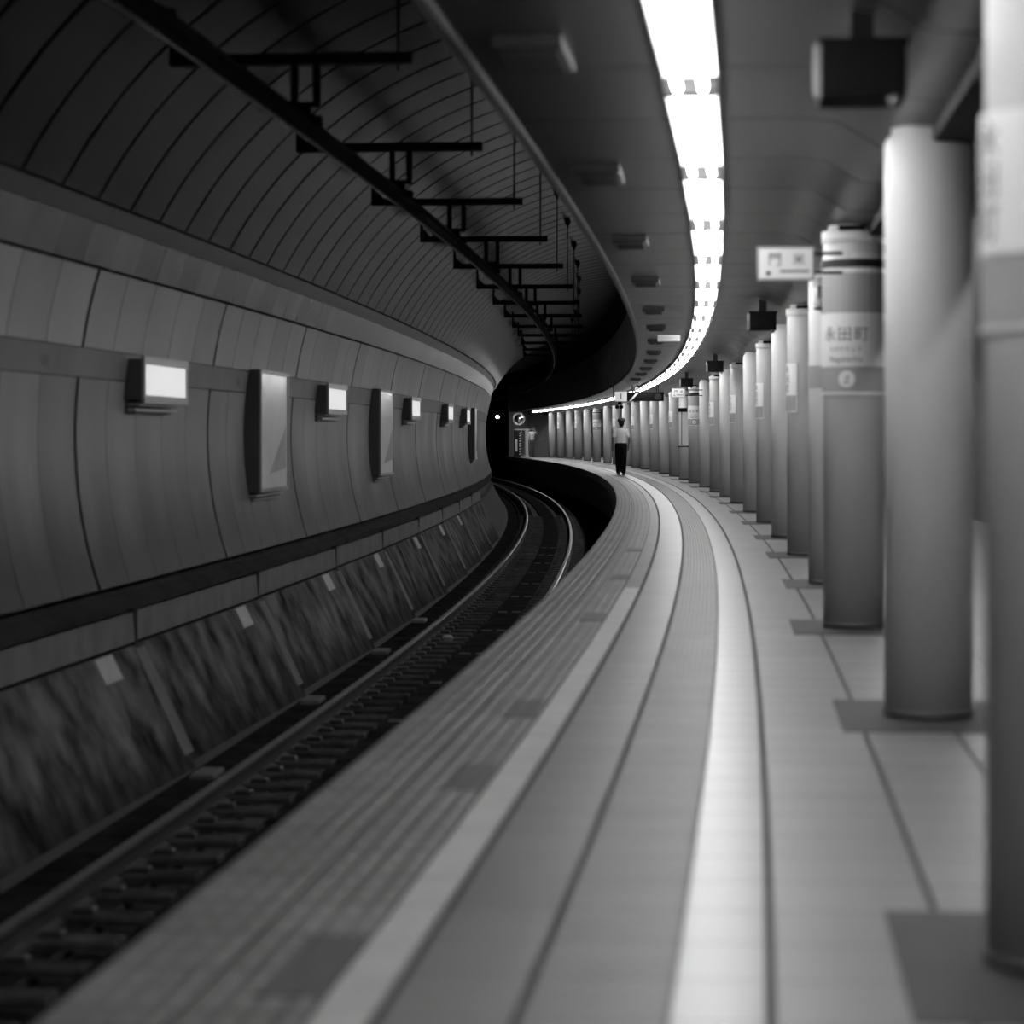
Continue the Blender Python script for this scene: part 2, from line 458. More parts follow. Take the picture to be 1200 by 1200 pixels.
# ------------------------------------------------------------------ platform
OB = 5.2
plat = link('floor', sweep('floor', [(.55, -1.45), (.55, -.22), (.02, -.22), (.0, -.20), (.0, -.012), (OB, -.012)], SB, PLAT_END, ['slab', 'grout'], step=1.0, fm=[0, 0, 0, 0, 1]))
tag(plat, 'grey tiled station platform curving away to the left', 'platform', kind='structure')
BANDS = [(.004, .272, 'tile_edge', 'rib'), (.278, .548, 'tile_edge', 'rib'), (.556, .678, 'white_line', None), (.706, .972, 'tile', None), (.992, 1.288, 'tile_tactile', 'dot'),
         (1.294, 1.492, 'tile_bright', None), (1.514, 1.908, 'tile', None), (1.926, 2.276, 'tile', None), (2.29, 2.70, 'tile', None), (2.71, 3.12, 'tile', None)]
TP = .402
def tile_bm(o0, o1, m, relief, b=None, y0=.002, y1=TP - .002):
    b = b or B()
    b.box(o0, o1, y0, y1, -.012, 0, m, .0015)
    if relief == 'dot':
        n = 5; wdt = o1 - o0
        for i in range(n):
            for j in range(8):
                cx, cyy = o0 + wdt * (i + (.25 if j % 2 else .75)) / n, y0 + (y1 - y0) * (j + .5) / 8
                r = .012
                ring = [(cx + r * math.cos(t), cyy + r * math.sin(t), -.001) for t in (0, 1.05, 2.09, 3.14, 4.19, 5.24)]
                top = [(cx + .5 * r * math.cos(t), cyy + .5 * r * math.sin(t), .0018) for t in (0, 1.05, 2.09, 3.14, 4.19, 5.24)]
                b.add(ring + top, [(k, (k + 1) % 6, 6 + (k + 1) % 6, 6 + k) for k in range(6)] + [tuple(range(6, 12))], m)
    if relief == 'rib':
        n = 4; wdt = o1 - o0
        for i in range(n):
            cx = o0 + wdt * (i + .5) / n
            for j in range(2):
                ya, yb = y0 + .02 + j * (y1 - y0) / 2, y0 + (j + 1) * (y1 - y0) / 2 - .02
                b.add([(cx - .014, ya, -.001), (cx + .014, ya, -.001), (cx + .014, yb, -.001), (cx - .014, yb, -.001), (cx - .008, ya + .01, .002), (cx + .008, ya + .01, .002), (cx + .008, yb - .01, .002), (cx - .008, yb - .01, .002)],
                      [(0, 1, 5, 4), (1, 2, 6, 5), (2, 3, 7, 6), (3, 0, 4, 7), (4, 5, 6, 7)], m)
    return b
NAMES = {'rib': 'edge_tile', 'dot': 'tactile_tile', None: 'floor_tile'}
S_T0, N_NEAR = 4.02, 33
DARKS = [5.7, 8.8, 11.0, 16.5, 21.2, 26.2]
patch_me = B().box(.395, .545, -.33, .33, 0, .003, 'patch_dark').mesh('dark_patch')  # thin dark rectangles on the tiles, left of the white line
for s in DARKS: at('dark_patch', patch_me, s, 0, 0, plat)
for bi, (o0, o1, m, rel) in enumerate(BANDS[:9]):
    nm = 'line_tile' if m == 'white_line' else NAMES[rel]
    me = tile_bm(o0, o1, m, rel).mesh(nm)
    for i in range(N_NEAR):
        s = S_T0 + i * TP
        at(nm, me, s, 0, 0, plat)
# the rest of the tiles, further off, outside the picture's foot and beyond the columns
far = B()
def add_tile(o0, o1, m, rel, s):
    t = tile_bm(o0, o1, m, rel)
    x, y, h = frame(s); rot = Matrix.Rotation(h, 3, 'Z'); off = Vector((x, y, 0))
    far.add([rot @ v + off for v in t.v], t.f, m)
for bi, (o0, o1, m, rel) in enumerate(BANDS):
    i = 0
    while True:
        s = S_T0 + i * TP; i += 1
        if s > PLAT_END - .6: break
        if bi < 9 and i <= N_NEAR: continue
        if bi == 9 and s > 40: break
        mm = 'tile_edge' if (bi == 2 and s > 19.4) else m
        add_tile(o0, o1, mm, rel if s < (62 if rel == 'rib' else 82) else None, s)
fo = link('floor_tile_field', far.mesh('floor_tile_field'), plat)
fo['kind'] = 'stuff'
fh = link('hall_floor', sweep('hall_floor', [(2.705, -.001), (OB, -.001)], S_T0, PLAT_END, 'tile'), plat)
fb = link('floor_base_course', sweep('floor_base_course', [(.0, -.001), (OB, -.001)], SB, S_T0, 'tile'), plat)

# ------------------------------------------------------------------ platform ceiling
cprof = [(.40, 2.650), (1.05, 2.652), (1.72, 2.65), (1.86, 2.63), (1.96, 2.57), (2.04, 2.52), (2.24, 2.505)]
ceil = link('ceiling', sweep('ceiling', [(.36, 2.70)] + [(o, z + .025) for o, z in cprof] + [(2.26, 2.56)], SB, CEIL_END, 'ceiling_void', step=1.6))
tag(ceil, 'low platform ceiling of grey metal panels beside the tunnel vault', 'ceiling', kind='structure')
LJ = 9.9; LU = 3.2
pme = strip('ceiling_panel', cprof, LU / 2 - .010, .02, 'ceiling_panel', centre=(1.3, -30))
pmw = strip('ceiling_panel', cprof, LU / 2 - .022, .02, 'ceiling_panel', centre=(1.3, -30))
i = 0
for i in range(-16, 86):
    s = LJ + i * LU / 2
    if s > CEIL_END - 1.7: break
    at('ceiling_panel', pmw if i % 2 == 0 else pme, s + .01, parent=ceil)
tr = link('trim_1', sweep('trim_1', [(.335, 2.70), (.335, 2.650), (.35, 2.638), (.385, 2.638), (.40, 2.650), (.40, 2.69)], SB, CEIL_END, 'trim'))
tag(tr, 'pale rounded nosing along the platform ceiling edge', 'trim', kind='structure')
fa = link('wall_fascia', sweep('wall_fascia', [(.375, 2.68), (.345, 2.69), (.345, 4.1), (.345, 4.96)], SB, CEIL_END, ['fascia', 'black_iron'], fm=[0, 0, 1]))
tag(fa, 'dark upright fascia above the platform ceiling edge', 'fascia', kind='structure')
gd = link('beam', sweep('beam', [(2.225, 2.9), (2.225, 2.44), (2.75, 2.44), (2.75, 2.9)], SB, CEIL_END, 'black_iron'))
tag(gd, 'black girder running over the heads of the columns', 'beam', kind='structure')
wr = link('wall_right', sweep('wall_right', [(2.75, 2.60), (2.75, 4.40), (OB, 4.40), (OB, -.02)], SB, CEIL_END, 'dark_wall', step=2))
tag(wr, 'dark wall and ceiling of the hall behind the columns', 'wall', kind='structure')
def cap(name, s, o0, o1, z0, z1, m):
    return link(name, mesh(name, [P(s, o0, z0), P(s, o1, z0), P(s, o1, z1), P(s, o0, z1)], [(0, 1, 2, 3)], [m]))
tag(cap('wall_behind', SB + .05, -4.5, OB + .1, -1.5, 5.2, 'fascia'), 'dark tunnel closing wall out of sight', 'wall', kind='structure')
tag(cap('wall_tunnel_end', SE - .1, -4.5, OB + .1, -1.5, 5.2, 'pit'), 'black depth of the tunnel past the platform', 'wall', kind='structure')
# end wall of the platform: from the shutter to the hall wall, and over the tunnel mouth beyond
ew = B().box(1.02, OB, 0, .12, -.02, 2.9, 'wall_upper').box(2.7, OB, 0, .12, 2.9, 4.45, 'dark_wall')
ewo = at('wall_back', ew.mesh('wall_back'), PLAT_END)
tag(ewo, 'pale wall closing the far end of the platform', 'wall', kind='structure')

# ------------------------------------------------------------------ columns
COLS = [5.85, 10.85, 15.75, 20.3, 25.15, 29.5, 34.4, 39.2, 44.3, 48.9, 53.4, 58.2, 63.4, 68.2, 73.3, 78.5, 83.4, 88.7, 93.6, 98.7, 103.9, 109.2, 115.1, 120.5, 125.6, 130.6, 135.7, 140.8]
ORD = ['first', 'second', 'third', 'fourth', 'fifth', 'sixth', 'seventh', 'eighth', 'ninth', 'tenth', 'eleventh', 'twelfth', 'thirteenth', 'fourteenth', 'fifteenth', 'sixteenth', 'seventeenth', 'eighteenth', 'nineteenth', 'twentieth',
       'twenty-first', 'twenty-second', 'twenty-third', 'twenty-fourth', 'twenty-fifth', 'twenty-sixth', 'twenty-seventh', 'twenty-eighth', 'twenty-ninth', 'thirtieth']
ORD += ['thirty-' + x for x in ORD[:9]] + ['fortieth'] + ['forty-' + x for x in ORD[:9]]
CR = .187
def col_axis(k): return 2.177 if k == 0 else 2.137 if k == 2 else 2.217
shaft = {}
for kind in ('column_light', 'column_grey'):
    b = B(); b.lathe([(CR, .038), (CR, 2.44), (CR - .012, 2.475), (CR - .03, 2.49), (CR - .03, 2.515)], kind, 40)
    shaft[kind] = b.mesh('shaft', True)
base_me = B().lathe([(CR + .004, 0), (CR + .004, .035), (CR - .004, .04)], 'column_base', 40).mesh('base_band', True)
# grey columns: a light collar with a dark slot under the ceiling
cb = B(); cb.lathe([(CR + .012, 2.40), (CR + .012, 2.475), (CR - .03, 2.48)], 'column_light', 40)
collar_me = cb.mesh('collar', True)
slot_me = B().box(-.10, .06, -CR - .02, -CR + .05, 2.472, 2.502, 'black_plastic').mesh('slot')
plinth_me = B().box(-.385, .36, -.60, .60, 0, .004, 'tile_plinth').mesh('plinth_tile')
for k, s in enumerate(COLS):
    ax = col_axis(k); kind = 'column_grey' if k % 2 == 0 else 'column_light'
    r = empty('platform_column', s, ax)
    tag(r, ('grey' if k % 2 == 0 else 'pale') + ' round platform column, %s in the row counting from the viewer' % ORD[k], 'column', 'round columns along the platform')
    link('shaft', shaft[kind], r); link('base_band', base_me, r)
    if k % 2 == 0:
        link('collar', collar_me, r); link('slot', slot_me, r)
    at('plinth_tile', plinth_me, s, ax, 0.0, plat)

# signs bent around the columns
def curve_plate(name, rad, z0, z1, p0, p1, m, th=.008, n=14):
    vs, fs = [], []
    for i in range(n + 1):
        p = p0 + (p1 - p0) * i / n
        for r in (rad, rad + th):
            for z in (z0, z1):
                vs.append((r * math.sin(p), -r * math.cos(p), z))
    for i in range(n):
        a = i * 4; b = a + 4
        fs += [(a + 2, b + 2, b + 3, a + 3), (a, a + 1, b + 1, b), (a + 1, a + 3, b + 3, b + 1), (a, b, b + 2, a + 2)]
    fs += [(0, 2, 3, 1), (n * 4, n * 4 + 1, n * 4 + 3, n * 4 + 2)]
    return mesh(name, vs, fs, [m])
def curve_text(name, body, size, rad, p0, zc, m, **kw):
    return text_flat(name, body, size, m, lambda x, y: (rad * math.sin(p0 + x / rad), -rad * math.cos(p0 + x / rad), zc + y), **kw)
RS = CR + .004
big = [('upper_band', curve_plate('upper_band', RS, 1.965, 2.21, -1.75, 1.35, 'sign_dark', .004)),
       ('name_panel', curve_plate('name_panel', RS, 1.63, 1.962, -1.75, 1.35, 'sign_white')),
       ('emblem_band', curve_plate('emblem_band', RS, 1.475, 1.627, -1.75, 1.35, 'sign_dark', .004)),
       ('border_strip', curve_plate('border_strip', RS, 1.455, 1.472, -1.75, 1.35, 'sign_white')),
       ('top_strip', curve_plate('top_strip', RS, 2.213, 2.24, -1.75, 1.75, 'sign_white')),
       ('lamp_band', curve_plate('lamp_band', RS + .005, 2.245, 2.295, -1.75, 1.75, 'dark_metal')),
       ('lamp_lens', curve_plate('lamp_lens', RS + .008, 2.30, 2.335, -.1, 1.3, 'white_paint')),
       ('station_name', curve_text('station_name', '永田町', .098, RS + .010, -.32, 1.825, 'ink_grey', spacing=1.14)),
       ('kana_name', curve_text('kana_name', 'ながたちょう', .036, RS + .010, -.32, 1.735, 'ink_grey', spacing=1.05)),
       ('roman_name', curve_text('roman_name', 'Nagatacho', .052, RS + .010, -.32, 1.675, 'ink_grey'))]
def ring_plate(name, rad, p0, zc, r0, r1, m, n=28):
    vs, fs = [], []
    for i in range(n):
        t = 2 * math.pi * i / n
        for r in (r0, r1):
            p = p0 + r * math.cos(t) / rad
            vs.append((rad * math.sin(p), -rad * math.cos(p), zc + r * math.sin(t)))
    for i in range(n):
        a = i * 2; b = (i * 2 + 2) % (2 * n)
        fs.append((a, a + 1, b + 1, b))
    return mesh(name, vs, fs, [m])
big.append(('emblem_ring', ring_plate('emblem_ring', RS + .009, -.26, 1.552, .001, .052, 'sign_white')))
big.append(('emblem_letter', curve_text('emblem_letter', 'Z', .062, RS + .0105, -.26, 1.545, 'ink_grey')))
BIGW = {2: 'on the third column, nearest the viewer', 12: 'halfway along the row of columns', 22: 'on the farthest part of the column row'}
for k in BIGW:
    r = empty('station_name_sign', COLS[k], col_axis(k))
    tag(r, 'wrapped white station name sign with emblem band, ' + BIGW[k], 'sign', 'large station name signs on columns')
    d = {}
    for nm, me in big:
        d[nm] = link(nm, me, d[{'station_name': 'name_panel', 'kana_name': 'name_panel', 'roman_name': 'name_panel', 'emblem_ring': 'emblem_band', 'emblem_letter': 'emblem_band', 'lamp_lens': 'lamp_band'}[nm]] if nm in ('station_name', 'kana_name', 'roman_name', 'emblem_ring', 'emblem_letter', 'lamp_lens') else r)
P0, P1 = -1.85, -.50
def vert_text(rad, zc):
    v, f = [], []
    for i, ch in enumerate('永田町'):
        tv, tf = text_pts(ch, .095); k = len(v)
        v += [(rad * math.sin(-1.22 + p.x / rad), -rad * math.cos(-1.22 + p.x / rad), zc + .095 * (1 - i) + p.y) for p in tv]
        f += [tuple(a + k for a in q) for q in tf]
    return mesh('vertical_name', v, f, ['ink_grey'])
small = [('name_panel', curve_plate('name_panel', RS, 1.605, 1.925, P0, P1, 'sign_white')),
         ('vertical_name', vert_text(RS + .010, 1.765)),
         ('lower_panel', curve_plate('lower_panel', RS, 1.45, 1.600, P0, P1, 'sign_dark', .004)),
         ('border_strip', curve_plate('border_strip', RS, 1.435, 1.447, P0, P1, 'sign_white')),
         ('border_edge', curve_plate('border_edge', RS, 1.447, 1.605, P1 - .05, P1, 'sign_white', .006, 2))]
for k in range(0, len(COLS), 2):
    if k in BIGW: continue
    r = empty('vertical_name_sign', COLS[k], col_axis(k))
    tag(r, 'tall narrow white name sign on the track side of the %s column' % ORD[k], 'sign', 'narrow name signs on the grey columns')
    d = {}
    for nm, me in small:
        d[nm] = link(nm, me, d['name_panel'] if nm == 'vertical_name' else d['lower_panel'] if nm.startswith('border') else r)
# capsule lamp and dark band on the fourth column
r = empty('emergency_lamp', COLS[3], col_axis(3))
tag(r, 'small white rounded lamp high on the fourth column', 'lamp')
b = B()
for zc in (2.28, 2.42): b.ell((-.105, -CR - .02, zc), (.062, .05, .05), 'white_paint', 14, 8)
b.tube([(-.105, -CR - .02, 2.28), (-.105, -CR - .02, 2.42)], .062, 'white_paint', 14, squash=.8)
link('lamp_body', b.mesh('lamp_body', True), r)
link('lens', B().box(-.125, -.085, -CR - .085, -CR - .06, 2.30, 2.40, 'grey_metal').mesh('lens'), r)
link('bracket', B().box(-.15, -.04, -CR - .03, -CR + .04, 2.215, 2.23, 'black_plastic').mesh('bracket'), r)
r = tag(at('column_band', curve_plate('column_band', RS, 1.585, 1.765, -1.9, 1.0, 'sign_dark', .004), COLS[3], col_axis(3)), 'plain dark notice band around the fourth column', 'band')

# route map panel on the column before the far station sign
r = empty('route_map_panel', 62.2, 1.74)
tag(r, 'tall white route map panel with dark rims beside a far column', 'panel')
brd = link('board', B().box(0, .215, 0, .03, .945, 1.86, 'sign_white').mesh('board'), r)
link('top_rim', B().box(-.03, .20, -.02, .04, 1.80, 1.90, 'black_plastic').mesh('top_rim'), r)
link('bottom_rim', B().box(-.03, .235, -.02, .04, .92, .95, 'black_plastic').mesh('bottom_rim'), r)
link('route_line', B().box(.05, .068, -.004, .0, .97, 1.80, 'ink').mesh('route_line'), brd)

# ------------------------------------------------------------------ fluorescent fixtures in a run under the ceiling
OX = 1.215
hs = B()
hs.box(-.105, .105, .02, LU - .02, .045, .088, 'housing')
hs.add([(-.105, .02, .045), (-.105, LU - .02, .045), (-.055, LU - .02, .07), (-.055, .02, .07)], [(0, 1, 2, 3)], 'housing')
hs_me = hs.mesh('housing')
tube_me = B().tube([(0, .05, 0), (0, LU - .05, 0)], .017, 'tube', 8).mesh('tube')
sock_me = B().box(-.107, .107, -.012, .012, -.022, .05, 'dark_metal').mesh('socket')
n_vis = 0
for i in range(-7, 43):
    s = LJ + i * LU
    if s + LU > CEIL_END - 4: break
    r = empty('fluorescent_fixture', s, OX, 2.560)
    if s + LU < 7.0:
        tag(r, 'twin-tube fluorescent fixture out of frame overhead, %s back from the picture top' % ORD[-3 - i], 'ceiling light', 'overhead fixtures out of frame')
    else:
        n_vis += 1
        tag(r, 'twin-tube fluorescent fixture, %s in the glowing run counting from the viewer' % ORD[n_vis - 1], 'ceiling light', 'fluorescent fixtures under the platform ceiling')
    link('housing', hs_me, r)
    link('tube', tube_me, r).location = (-.05, 0, 0)
    link('tube', tube_me, r).location = (.05, 0, 0)
    link('socket', sock_me, r).location = (0, .035, 0)
    link('socket', sock_me, r).location = (0, LU - .035, 0)

# fill run added in the hall, set high out of view to light the columns
n_h = 0
for i in range(-3, 42):
    s = LJ + i * LU
    if s + LU > CEIL_END - 4: break
    r = empty('hall_fill_fixture', s, 3.9, 4.30); n_h += 1
    tag(r, 'unseen fluorescent fill fixture added in the hall behind the columns, %s along' % ORD[n_h - 1], 'ceiling light', 'unseen fill fixtures added behind the columns')
    link('housing', hs_me, r)
    link('tube', tube_me, r).location = (-.05, 0, 0)
    link('tube', tube_me, r).location = (.05, 0, 0)

# ------------------------------------------------------------------ ceiling registers, monitors, hanging signs
vf = B(); vf.box(-.125, .125, -.34, .34, -.045, 0, 'dark_metal')
vf_me = vf.mesh('vent_body')
vg = B().box(-.105, .105, -.30, .30, -.052, -.044, 'ceiling_panel'); vg_me = vg.mesh('vent_face')
vl = B().box(-.095, .095, -.012, .012, -.06, -.050, 'dark_metal').mesh('louvre')
VS = [9.4, 13.7, 18.4, 23.1, 28.4, 32.9, 37.7, 42.7, 47.5, 52.8, 57.6, 62.6]
for i, s in enumerate(VS):
    r = empty('ceiling_vent', s, .65, 2.652)
    tag(r, 'rectangular air vent in the ceiling edge, %s from the viewer' % ORD[i], 'vent', 'air vents along the ceiling edge')
    link('vent_body', vf_me, r); vfo = link('vent_face', vg_me, r)
    for y in (-.2, -.1, 0, .1, .2): link('louvre', vl, vfo).location = (0, y, 0)
MO = [(8.45, 1.83, 2.335), (26.3, 1.825, 2.32), (43.8, 1.75, 2.33), (57.0, 1.69, 2.33)]
for i, (s, o, z) in enumerate(MO):
    r = empty('hanging_monitor', s, o, z)
    tag(r, 'black boxy monitor hung under the ceiling, %s from the viewer' % ORD[i], 'monitor', 'monitors hung beside the columns')
    b = B().box(-.14, .14, 0, .34, 0, .175, 'black_plastic').box(-.15, .15, .02, .36, .175, .195, 'black_plastic')
    link('case', b.mesh('case'), r)
    link('screen', B().box(-.115, .115, -.006, .0, .03, .145, 'black_plastic').mesh('screen'), r)
    link('side_strip', B().box(-.165, -.141, 0, .05, 0, .17, 'grey_metal').mesh('side_strip'), r)
    link('hanger', B().box(-.04, .04, .12, .20, .19, .34, 'black_iron').mesh('hanger'), r)
    link('indicator', B().ell((.10, .02, -.018), (.022, .022, .02), 'grey_metal', 10, 6).mesh('indicator', True), r)
def exit_sign(s, o0, o1, z0, z1, label, arm):
    r = empty('exit_sign', s, o0, z0); wdt, hgt = o1 - o0, z1 - z0
    tag(r, label, 'sign', 'white direction signs on column arms')
    link('frame', B().box(0, wdt, 0, .05, 0, hgt, 'grey_metal').mesh('frame'), r)
    fcx = link('face', B().box(.012, wdt - .012, -.004, .0, .012, hgt - .012, 'sign_white').mesh('face'), r)
    f = lambda cx, cz: (lambda x, y: (cx + x, -.006, cz + y))
    link('lettering', text_flat('lettering', '門', .082, 'ink', f(wdt * .31, hgt * .60)), fcx)
    link('lettering', text_flat('lettering', '米', .075, 'ink', f(wdt * .72, hgt * .60)), fcx)
    link('direction_dot', B().lathe([(.014, 0), (.014, .002)], 'ink', 14, (wdt * .2, -.005, hgt * .22), 'y').mesh('direction_dot'), fcx)
    link('text_rule', B().box(wdt * .40, wdt * .90, -.006, -.004, hgt * .25, hgt * .31, 'ink_grey').mesh('text_rule'), fcx)
    for zz in (.05, hgt - .04):
        link('arm', B().tube([(wdt, .025, zz), (wdt + arm, .025, zz)], .010, 'black_iron', 8).mesh('arm'), r)
exit_sign(14.5, 1.52, 1.853, 2.095, 2.294, 'small white direction sign on arms from the third column', .16)
exit_sign(57.0, 1.339, 1.652, 2.078, 2.294, 'tiny far white direction sign on arms halfway along the columns', .40)
# white box sign under the ceiling
r = empty('ceiling_box_sign', 35.4, .67, 2.55)
tag(r, 'white box sign under the ceiling between the vents and the lights', 'sign')
link('case', B().box(0, .32, 0, .25, 0, .09, 'white_paint', .008).mesh('case'), r)
link('edge_strip', B().box(0, .32, -.006, 0, 0, .03, 'sign_white').mesh('edge_strip'), r)
# number one platform sign, hung across the platform
r = empty('platform_sign', 71.2, .367, 2.2)
tag(r, 'long hanging sign with a lit white number one and a dark arm', 'sign')
link('case', B().box(.345, 1.40, 0, .16, 0, .255, 'black_plastic').mesh('case'), r)
npn = link('number_panel', B().box(0, .343, -.01, .17, -.005, .268, 'lit_sign').mesh('number_panel'), r)
link('number', text_flat('number', '1', .24, 'ink', lambda x, y: (.17 + x, -.014, .132 + y)), npn)
sb = B(); sb.add([(.40, -.004, 0), (.46, -.004, 0), (.70, -.004, .255), (.62, -.004, .255)], [(0, 1, 2, 3)], 'sign_white'); link('diagonal_stripe', sb.mesh('diagonal_stripe'), r)
link('hanger', B().tube([(.5, .08, .255), (.5, .08, .46)], .015, 'black_iron', 8).tube([(1.2, .08, .255), (1.2, .08, .46)], .015, 'black_iron', 8).mesh('hanger'), r)
r = empty('platform_clock', 71.0, 1.60, 2.32)
tag(r, 'small round dark clock at the end of the hanging platform sign', 'clock')
link('case', B().lathe([(.115, -.12), (.125, -.10), (.125, .02), (.11, .03)], 'black_plastic', 24, axis='y').mesh('case', True), r)
link('dial', B().lathe([(.0, .032), (.10, .032), (.10, .028)], 'dark_metal', 24, axis='y').mesh('dial'), r)
link('stem', B().tube([(0, .05, .11), (0, .05, .34)], .014, 'black_iron', 8).mesh('stem'), r)
r = empty('ring_lamp', 70.6, .97, 2.52)
tag(r, 'round lamp with a dark ring above the hanging platform sign', 'lamp')
link('ring', B().lathe([(.085, -.05), (.10, -.04), (.10, .03), (.075, .04)], 'dark_metal', 20, axis='y').mesh('ring', True), r)
link('lens', B().lathe([(0, .042), (.072, .042), (.072, .02)], 'white_paint', 20, axis='y').mesh('lens'), r)
link('stem', B().tube([(0, 0, .09), (0, 0, .15)], .012, 'black_iron', 8).mesh('stem'), r)
for i, (dx, dz, wd) in enumerate([(-.01, .0, 'left of the lower pair of'), (.115, 0., 'right of the lower pair of'), (.06, .11, 'uppermost of the three')]):
    r = empty('loudspeaker', 71.4, .44 + dx, 2.03 + dz)
    tag(r, 'small round black loudspeaker, ' + wd + (' under the number one sign' if i == 2 else ' speakers under the number one sign'), 'loudspeaker', 'round loudspeakers under the platform sign')
    link('horn', B().lathe([(.02, -.12), (.03, -.06), (.052, .0), (.056, .03), (.04, .02), (.0, -.02)], 'black_plastic', 18, axis='y').mesh('horn', True), r)
    link('bracket', B().tube([(0, .08, 0), (0, .08, .17 - dz)], .008, 'black_iron', 6).mesh('bracket'), r)
r = empty('junction_box', 71.6, .25, 2.07)
tag(r, 'grey box beside the round loudspeakers under the number one sign', 'box')
link('case', B().box(0, .15, 0, .12, 0, .14, 'grey_metal', .01).mesh('case'), r)
link('hanger', B().tube([(.075, .06, .14), (.075, .06, .58)], .01, 'black_iron', 6).mesh('hanger'), r)

# ------------------------------------------------------------------ light boxes and poster boxes on the tunnel wall
def wall_box(name, s0, s1, z0, z1, lit, label, group, text=True):
    L = s1 - s0; H = z1 - z0
    x1 = -3.33; x0 = -3.53
    r = empty(name, s0, 0, z0)
    tag(r, label, 'light box' if lit else 'poster box', group)
    b = B()
    b.box(x0, x1, -.05, L + .05, -.04, H + .04, 'box_side')
    link('housing', b.mesh('housing'), r)
    rim = B()
    e = .065 if lit else .04
    rim.box(x1, x1 + .025, -.05, L + .05, H, H + e, 'box_frame').box(x1, x1 + .025, -.05, L + .05, -e, 0, 'box_frame')
    rim.box(x1, x1 + .025, -.05, 0, 0, H, 'box_frame').box(x1, x1 + .025, L, L + .05, 0, H, 'box_frame')
    link('frame', rim.mesh('frame'), r)
    fc = link('lit_face' if lit else 'poster', B().box(x1, x1 + .012, 0, L, 0, H, 'lit_panel' if lit else 'poster').mesh('face'), r)
    for j, dz in enumerate((-.085, -.13)):
        link('louvre', B().box(x0, x1 - .03 * (j + 1), .0, L, dz, dz + .022, 'box_frame').mesh('louvre'), r)
    link('back_plate', B().box(x0, x1 - .12, .0, L, -.15, 0, 'box_side').mesh('back_plate'), r)
    if lit:
        link('lettering', text_flat('lettering', '永田町', .095, 'ink_faint', lambda x, y: (x1 + .014, L / 2 + x, H * .60 + y)), fc)
        link('lettering', text_flat('lettering', 'Nagatacho', .05, 'ink_faint', lambda x, y: (x1 + .014, L / 2 + x, H * .27 + y)), fc)
    else:
        q = B(); q.add([(x1 + .014, L * .30, H * .12), (x1 + .014, L * .95, H * .16), (x1 + .014, L * .95, H * .55)], [(0, 1, 2)], 'ink_mid')
        link('print_area', q.mesh('print_area'), fc)
    return r
M['ink_faint'] = mat('ink_faint', .4, emit=.48, var=.02)
M['ink_mid'] = mat('ink_mid', .46, rough=.25, var=.15)
lb = [(19.8, 21.38, 'nearest the viewer'), (30.0, 31.65, 'second from the viewer'), (40.4, 41.95, 'third from the viewer'), (48.9, 50.5, 'fourth from the viewer'), (55.9, 57.5, 'farthest of the five')]
for a, b_, wd in lb:
    wall_box('wall_light_box', a, b_, 1.53, 1.78, True, 'small glowing white light box on the tunnel wall, ' + wd, 'light boxes on the tunnel wall')
pb = [(25.15, 26.8, 'nearer'), (35.6, 37.3, 'second'), (60.2, 61.8, 'farthest')]
for a, b_, wd in pb:
    wall_box('wall_poster_box', a, b_, .66, 1.84, False, 'tall grey framed poster box on the tunnel wall, %s of the three' % wd, 'poster boxes on the tunnel wall')
for s, wd in ((17.25, 'nearest the viewer'), (24.55, 'beside the nearer poster box')):
    v, f = text_pts('永田町\n半蔵門', .075, line=.9)
    o_ = circ(1.75, 3.683)[0]
    me = mesh('stencil', [(o_, p.x, 1.75 + p.y) for p in v], f, ['ink'])
    tag(at('stencil_mark', me, s), 'small dark stencilled characters on the wall band, ' + wd, 'marking', 'stencils on the tunnel wall band')

# ------------------------------------------------------------------ overhead conductor bar and its supports
bar = empty('conductor_bar', SB + 1, 0, 0)
tag(bar, 'black overhead conductor bar sweeping along under the vault', 'conductor rail')
def child_sweep(name, prof, s0, s1, m, parent, closed=True, **kw):
    o = link(name, sweep(name, prof, s0, s1, m, closed=closed, **kw), parent)
    o.matrix_parent_inverse = Matrix.LocRotScale(parent.location, parent.rotation_euler, None).inverted()
    return o
OC = -1.40
child_sweep('upper_flange', [(OC - .058, 3.262), (OC - .058, 3.232), (OC + .058, 3.232), (OC + .058, 3.262)], SB + 1, 150, 'black_iron', bar)
child_sweep('web', [(OC - .024, 3.232), (OC - .024, 3.162), (OC + .024, 3.162), (OC + .024, 3.232)], SB + 1, 150, 'black_iron', bar)
child_sweep('contact_wire', [(OC - .008, 3.162), (OC - .008, 3.148), (OC + .008, 3.148), (OC + .008, 3.162)], SB + 1, 150, 'rail_top', bar)
ZA = 3.655
arm_b = B().box(-2.28, -.69, -.045, .045, ZA - .035, ZA + .035, 'black_iron').box(-2.28, -.69, -.05, .05, ZA + .025, ZA + .035, 'black_iron')
arm_me = arm_b.mesh('arm')
vz = CZ + math.sqrt(3.7 ** 2 - (-2.25 - CO) ** 2)
brk_me = B().box(-2.285, -2.245, -.02, .02, ZA - .03, vz + .03, 'black_iron').add([(-2.24, -.008, ZA), (-2.24, .008, ZA), (-2.13, .008, ZA), (-2.13, -.008, ZA), (-2.24, -.008, ZA + .13), (-2.24, .008, ZA + .13)], [(0, 3, 4), (1, 5, 2), (2, 5, 4, 3)], 'black_iron').mesh('wall_bracket')
hang_me = B().tube([(OC - .06, 0, ZA), (OC - .06, 0, 3.37)], .027, 'black_iron', 8).tube([(OC + .085, 0, ZA), (OC + .085, 0, 3.37)], .027, 'black_iron', 8).box(OC - .085, OC + .11, -.03, .03, 3.34, 3.375, 'black_iron').mesh('hanger')
